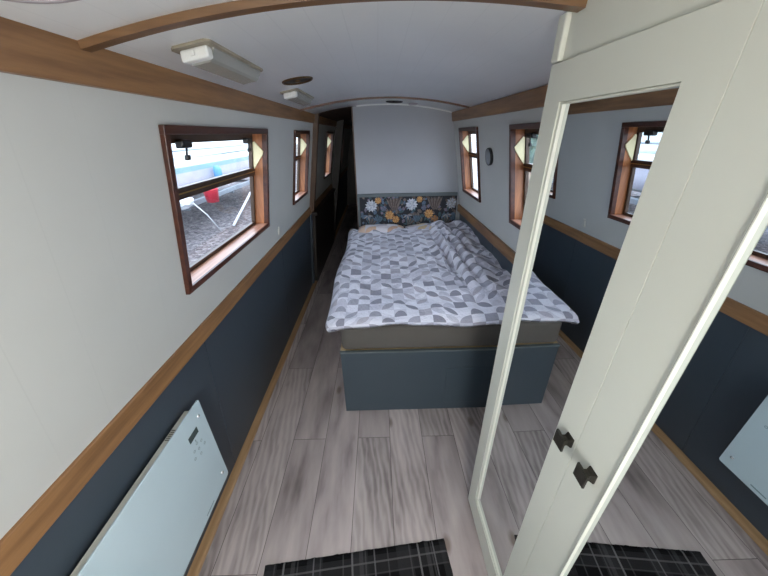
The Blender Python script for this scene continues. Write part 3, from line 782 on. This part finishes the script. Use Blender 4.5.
def downlight(xc, yc, r, label, power):
    zc = ceil_z(xc); ax = Vector((.34*(xc-.06), 0, 1)).normalized()
    t = thing('ceiling_downlight', label, 'ceiling light', (xc, yc, zc), 'round ceiling lights')
    b = MB(); b.lathe([(r, 0), (r, -.006), (r*.96, -.011), (r*.86, -.013), (r*.84, -.010), (r*.84, 0)], (xc, yc, zc), ax, 48); b.build('rim', M['sensor'], t)
    b = MB(); b.lathe([(0, -.012), (r*.5, -.0115), (r*.84, -.010), (r*.84, -.002), (0, -.002)], (xc, yc, zc), ax, 48); b.build('diffuser', M['white_plastic'], t)
    if power:
        ld = bpy.data.lights.new('lamp', 'POINT'); ld.shadow_soft_size = .05; ld.energy = power; ld.color = (1, .985, .94)
        lo = bpy.data.objects.new('lamp', ld); COL.objects.link(lo); lo.parent = t; lo.location = (0, 0, -.075)
downlight(-.47, .555, .10, 'round white ceiling light at the upper left corner', 0)
m, nt, bs = new_mat('opal fill globe'); bs.inputs['Base Color'].default_value = (.9, .9, .88, 1)
bs.inputs['Emission Color'].default_value = (1, .975, .90, 1); bs.inputs['Emission Strength'].default_value = 205; M['globe'] = m
def pendant(xc, yc, label, dz=.40):  # lamps added out of view to brighten the ceiling
    zc = ceil_z(xc); t = thing('fill_pendant', label, 'ceiling light', (xc, yc, zc), 'opal globe pendants added unseen behind the viewer')
    b = MB(); b.lathe([(0, 0), (.045, 0), (.045, -.012), (.012, -.022), (.006, -.03), (.006, .1-dz), (.022, .095-dz), (.024, .065-dz), (0, .065-dz)], (xc, yc, zc), 'Z', 24); b.build('stem', M['brass'], t)
    b = MB(); b.lathe([(.07*math.sin(PI*k/16), -dz+.07*math.cos(PI*k/16)) for k in range(17)], (xc, yc, zc), 'Z', 28); b.build('globe', M['globe'], t)
pendant(.02, -.72, 'opal fill globe pendant added just behind the viewer', .58)
pendant(.02, -1.75, 'opal fill globe pendant added near the end doors', .72)
t_ = MB(); t_.lathe([(0, -.016), (.03, -.016), (.044, -.010), (.046, 0)], (.335, 3.25, ceil_z(.335)), 'Z', 28)
tag(t_.build('smoke_alarm', M['sensor'], None, (.335, 3.25, ceil_z(.335))), 'small pale round smoke alarm on the ceiling above the headboard', 'smoke alarm')

# clock on right wall
def Cf(d, y, z): return RWf(d, y, z)
cx, cy, cz = RWf(.006, 2.345, 1.541)
t = thing('wall_clock', 'small round black-rimmed clock on the right wall between the windows', 'clock', (cx, cy, cz))
b = MB(); b.lathe([(0, 0), (.058, 0), (.060, .006), (.059, .018), (.056, .021), (.052, .018), (0, .018)], (cx, cy, cz), (-1, 0, -.17), 40); b.build('case', M['black'], t)
b = MB(); b.lathe([(0, .0195), (.0525, .0195), (.0525, .0182)], (cx, cy, cz), (-1, 0, -.17), 40); b.build('face', M['clockface'], t)
# socket on left wall
px, py, pz = LWf(.006, 2.24, 1.06)
b = MB(LWf); b.box(-.005, .006, 2.232, 2.258, 1.028, 1.088, .002)
tag(b.build('cable_outlet', M['outlet'], None, (px, py, pz)), 'small white plastic outlet on the left wall just above the oak rail', 'outlet')

# ------------------------------------------------------------------ outside
m, nt, bs = new_mat('gravel')
v = coords(nt); vo = nt.nodes.new('ShaderNodeTexVoronoi'); vo.inputs['Scale'].default_value = 24; L(nt, v, vo.inputs['Vector'])
g = nt.nodes.new('ShaderNodeSeparateColor'); L(nt, vo.outputs['Color'], g.inputs[0])
c = ramp(nt, g.outputs[0], [(0, srgb(62, 58, 62)), (.5, srgb(104, 98, 102)), (1, srgb(158, 152, 152))])
c = mix(nt, mth(nt, 'MULTIPLY', noise(nt, v, 1.3), .5), c, srgb(70, 65, 68))
L(nt, c, bs.inputs['Base Color']); bs.inputs['Roughness'].default_value = .9; bump(nt, bs, vo.outputs['Distance'], .7, .03); M['gravel'] = m
M['hull'] = simple('white gelcoat', srgb(226, 232, 232), .2, var=.02)
M['aqua'] = simple('pale turquoise stripe', srgb(160, 196, 200), .3)
M['lav'] = simple('pale lilac hull side', srgb(206, 204, 216), .3, var=.04)
M['galv'] = simple('galvanised steel', srgb(150, 158, 166), .45, .5)
M['red'] = simple('red plastic', srgb(226, 60, 78), .4)
M['rubber'] = simple('tyre rubber', srgb(34, 34, 38), .8)
M['cloth'] = simple('white cloth', srgb(230, 232, 236), .9)
M['bluep'] = simple('blue plastic', srgb(110, 170, 220), .5)
M['stone'] = simple('pale stone', srgb(170, 152, 136), .9, var=.3, vscale=3)
M['leaf'] = simple('hedge leaf', srgb(78, 104, 96), .8, var=.35, vscale=3, bmp=.5, bscale=12)
M['tow'] = simple('pale towpath', srgb(204, 202, 204), .9)
m, nt, bs = new_mat('canal water'); bs.inputs['Base Color'].default_value = (.25, .28, .30, 1); bs.inputs['Roughness'].default_value = .05
bump(nt, bs, noise(nt, coords(nt, scale=(3, 1, 1)), 3), .2, .02); M['water'] = m

b = MB(); b.box(-40, -1.25, -12, 60, .0, .30); struct('ground_left', b, M['gravel'], 'grey gravel yard outside the left windows', 'ground')
b = MB(); b.box(-1.25, 2.6, -12, 60, -.7, -.5); struct('water', b, M['water'], 'canal water around the boat', 'water')
b = MB(); b.box(2.6, 40, -12, 60, -.6, .10); struct('ground_right', b, M['tow'], 'pale towpath outside the right windows', 'ground')
# boat on trailer
BXc, BL0, BL1 = -3.95, 3.0, 10.4
t = thing('motor_boat', 'white cabin cruiser with a pale turquoise stripe on a trailer outside', 'boat', (BXc, 6.5, .80))
def hull_section(s):
    y = BL0+(BL1-BL0)*s; w = .95*(1-max(0, (s-.62)/.38)**2.2)*1.0; w = max(w, .02)
    return y, w
def loft(rows_, name, mats, parent, mis):
    b = MB(); b2 = bmesh.new(); R = []
    for s in [i/24 for i in range(25)]:
        y, w = hull_section(s); rise = .25*max(0, (s-.6)/.4)**2
        R.append([b2.verts.new((BXc+k*w*fx, y+.18*max(0, s-.8)*fz*5, fz_+rise*(1-.4*fz))) for k in (1,) for fx, fz_, fz in rows_])
    n = len(rows_)
    for A, B in zip(R, R[1:]):
        for k in range(n-1):
            f = b2.faces.new((A[k], A[k+1], B[k+1], B[k])); f.smooth = True; f.material_index = mis[k]
    b2.faces.new(R[0])
    me_faces = b2.faces[:]
    nb = bmesh.new()
    for f in me_faces: pass
    for v in b2.verts: pass
    # keep material indices when merging
    mp = {}; b2.verts.index_update()
    for v in b2.verts: mp[v.index] = b.bm.verts.new(v.co)
    for f in b2.faces:
        nf = b.bm.faces.new([mp[v.index] for v in f.verts]); nf.material_index = f.material_index; nf.smooth = f.smooth
    b2.free(); nb.free(); return b.build(name, mats, parent)
rows_ = [(0, .80, 0), (.75, .84, 0), (.95, .91, .3), (.985, 1.10, .6), (1.0, 1.21, .8), (1.02, 1.29, .9), (1.03, 1.335, 1), (.93, 1.36, 1), (.0, 1.42, 1)]
rows_ = rows_ + [(-a, z, f) for a, z, f in rows_[-2:0:-1]]
mis = [0, 0, 1, 1, 2, 0, 0, 0] + [0, 0, 0, 2, 1, 1, 0, 0]
loft(rows_, 'hull', [M['hull'], M['lav'], M['aqua']], t, mis[:len(rows_)-1])
b = MB()
b.prism([(4.0, 1.36), (8.9, 1.40), (8.0, 1.78), (7.3, 1.98), (5.0, 2.02), (4.2, 1.96)], BXc-.72, BXc+.72, 'YZ', bev=.05); cb_ = b.build('cabin', M['hull'], t)
b = MB(); b.tube([(BXc+.93, BL0+.2, 1.36)] + [(BXc+.93, y_, 1.52) for y_ in (3.5, 5, 6.5, 7.6)] + [(BXc+.6, 9.2, 1.66), (BXc, 10.2, 1.7)], .014, 8); b.build('guard_rail', M['galv'], t)
t = thing('boat_trailer', 'galvanised boat trailer standing on the gravel under the cruiser', 'trailer', (BXc, 6.0, .3))
b = MB()
for s in (-1, 1): b.box(BXc+s*1.03-.03, BXc+s*1.03+.03, 2.9, 9.6, .735, .815, .008)
for y_ in (3.2, 4.8, 6.4, 8.0, 9.4): b.box(BXc-1.0, BXc+1.0, y_-.03, y_+.03, .68, .735, .006)
b.box(BXc-.04, BXc+.04, 9.4, 11.3, .68, .75, .006)
b.build('chassis', M['galv'], t)
for s in (-1, 1):
    for y_ in (7.95, 8.65):
        b = MB(); b.lathe([(0, -.09), (.17, -.09), (.30, -.08), (.325, -.04), (.325, .04), (.30, .08), (.17, .09), (0, .07)], (BXc+s*1.17, y_, .625), 'X', 28); w_ = b.build('wheel', M['rubber'], t)
        b = MB(); b.lathe([(0, .095), (.06, .095), (.15, .092), (.165, .091)], (BXc+s*1.17, y_, .625), 'X', 20); b.build('hub', M['galv'], w_)
for (ya, yb) in ((3.4, 3.4), (9.0, 9.0)):
    b = MB(); b.tube([(BXc+1.03, ya, .74), (BXc+1.03, yb, .305)], .025, 8); b.build('prop_leg', M['galv'], t)
b = MB(); b.tube([(BXc+1.10, 7.55, .80), (BXc+1.42, 5.2, .33)], .022, 8); tag(b.build('boat_hook', M['cloth'], None, (BXc+1.42, 5.2, .3)), 'pale pole leaning against the boat trailer outside', 'pole')
b = MB(); b.lathe([(0, 0), (.09, 0), (.115, .19), (.122, .20), (.110, .195), (.085, .012), (0, .012)], (-2.72, 5.10, .75), 'Z', 28)
bk = tag(b.build('bucket', M['red'], None, (-2.72, 5.10, .75)), 'red bucket hanging on the boat trailer outside the large window', 'bucket')
b = MB(); b.tube([(-2.72, 5.10-.115*math.cos(a), .945+.10*math.sin(a)) for a in [PI*k/10 for k in range(11)]], .005, 6); b.build('handle', M['galv'], bk)
b = MB(); b2 = bmesh.new(); bmesh.ops.create_icosphere(b2, subdivisions=4, radius=1)
for v in b2.verts:
    n_ = mnoise.noise(v.co*2.2)*.4+mnoise.noise(v.co*6)*.15
    v.co = Vector((v.co.x*.07, v.co.y*.17, v.co.z*.08))*(1+n_)+Vector((-2.88, 4.62, .83))
for f in b2.faces: f.smooth = True
b.merge(b2); b.tube([(-2.84, 4.72, .82), (-2.75, 4.86, .6), (-2.66, 4.98, .305)], .010, 6)
tag(b.build('rag', M['cloth'], None, (-2.88, 4.62, .75)), 'white rag and cord tied round the boat trailer beam', 'rag')
b = MB(); b.lathe([(0, -.12), (.05, -.11), (.07, -.06), (.07, .06), (.05, .11), (0, .12)], (-2.905, 5.86, 1.12), 'Z', 20)
tag(b.build('fender', M['bluep'], None, (-2.90, 5.86, 1.0)), 'pale blue fender hanging on the cruiser hull', 'fender')
# right bank
def blob(name, c, s, seed, mat, label, cat):
    b = MB(); b2 = bmesh.new(); bmesh.ops.create_icosphere(b2, subdivisions=5, radius=1)
    for v in b2.verts:
        q = v.co.copy(); n_ = mnoise.noise(q*1.6+Vector((seed,0,0)))*.35+mnoise.noise(q*5+Vector((seed,0,0)))*.2+mnoise.noise(q*13)*.10
        v.co = Vector((q.x*s[0], q.y*s[1], q.z*s[2]))*(1+n_)+Vector(c)
    for f in b2.faces: f.smooth = False
    b.merge(b2); return tag(b.build(name, mat, None, (c[0], c[1], .1)), label, cat)
blob('hedge', (5.4, 10.2, 1.4), (1.3, 2.4, 1.5), 3, M['leaf'], 'blue green bush beyond the right window, next to the stone wall', 'bush')
b = MB(); b.box(3.6, 3.95, 5.6, 8.6, .1, .85, .03); b.box(3.56, 3.99, 5.56, 8.64, .85, .93, .02)
tag(b.build('stone_wall', M['stone'], None, (3.8, 7.1, .1)), 'low pale stone wall on the towpath outside the right window', 'wall')

# ------------------------------------------------------------------ world, portals, camera
w = bpy.data.worlds.new('overcast'); SC.world = w; w.use_nodes = True; nt = w.node_tree; nt.nodes.clear()
o = nt.nodes.new('ShaderNodeOutputWorld'); bg = nt.nodes.new('ShaderNodeBackground'); L(nt, bg.outputs[0], o.inputs[0])
tc = nt.nodes.new('ShaderNodeTexCoord'); sp = nt.nodes.new('ShaderNodeSeparateXYZ'); L(nt, tc.outputs['Generated'], sp.inputs[0])
c = ramp(nt, mth(nt, 'ADD', sp.outputs[2], .1, clamp=True), [(0, (.68, .77, .90, 1)), (.35, (.72, .83, 1, 1)), (1, (.76, .88, 1.05, 1))])
L(nt, c, bg.inputs[0]); bg.inputs[1].default_value = 5.2
cam = bpy.data.cameras.new('camera'); co = bpy.data.objects.new('camera', cam); COL.objects.link(co); SC.camera = co
cam.sensor_width = 36; cam.lens = 301.448/768*36; cam.clip_start = .01; cam.clip_end = 200
a, bb, cc = [math.radians(v) for v in (27.1228, .5924, -1.0632)]
fwd = Vector((math.sin(bb)*math.cos(a), math.cos(bb)*math.cos(a), -math.sin(a))); r = Vector((math.cos(bb), -math.sin(bb), 0)); u = r.cross(fwd)
Rr = r*math.cos(cc)+u*math.sin(cc); Uu = u*math.cos(cc)-r*math.sin(cc); Bk = -fwd
co.matrix_world = Matrix(((Rr.x, Uu.x, Bk.x, 0), (Rr.y, Uu.y, Bk.y, 0), (Rr.z, Uu.z, Bk.z, 1.7), (0, 0, 0, 1)))

SC.view_settings.view_transform = 'Standard'; SC.view_settings.look = 'None'; SC.view_settings.gamma = 1
SC.view_settings.use_curve_mapping = False; SC.view_settings.exposure = .16
SC.cycles.max_bounces = 10; SC.cycles.diffuse_bounces = 6; SC.cycles.transparent_max_bounces = 12; SC.cycles.sample_clamp_indirect = 6
SC.cycles.use_denoising = True
for o in bpy.data.objects:
    if '_o' in o: del o['_o']
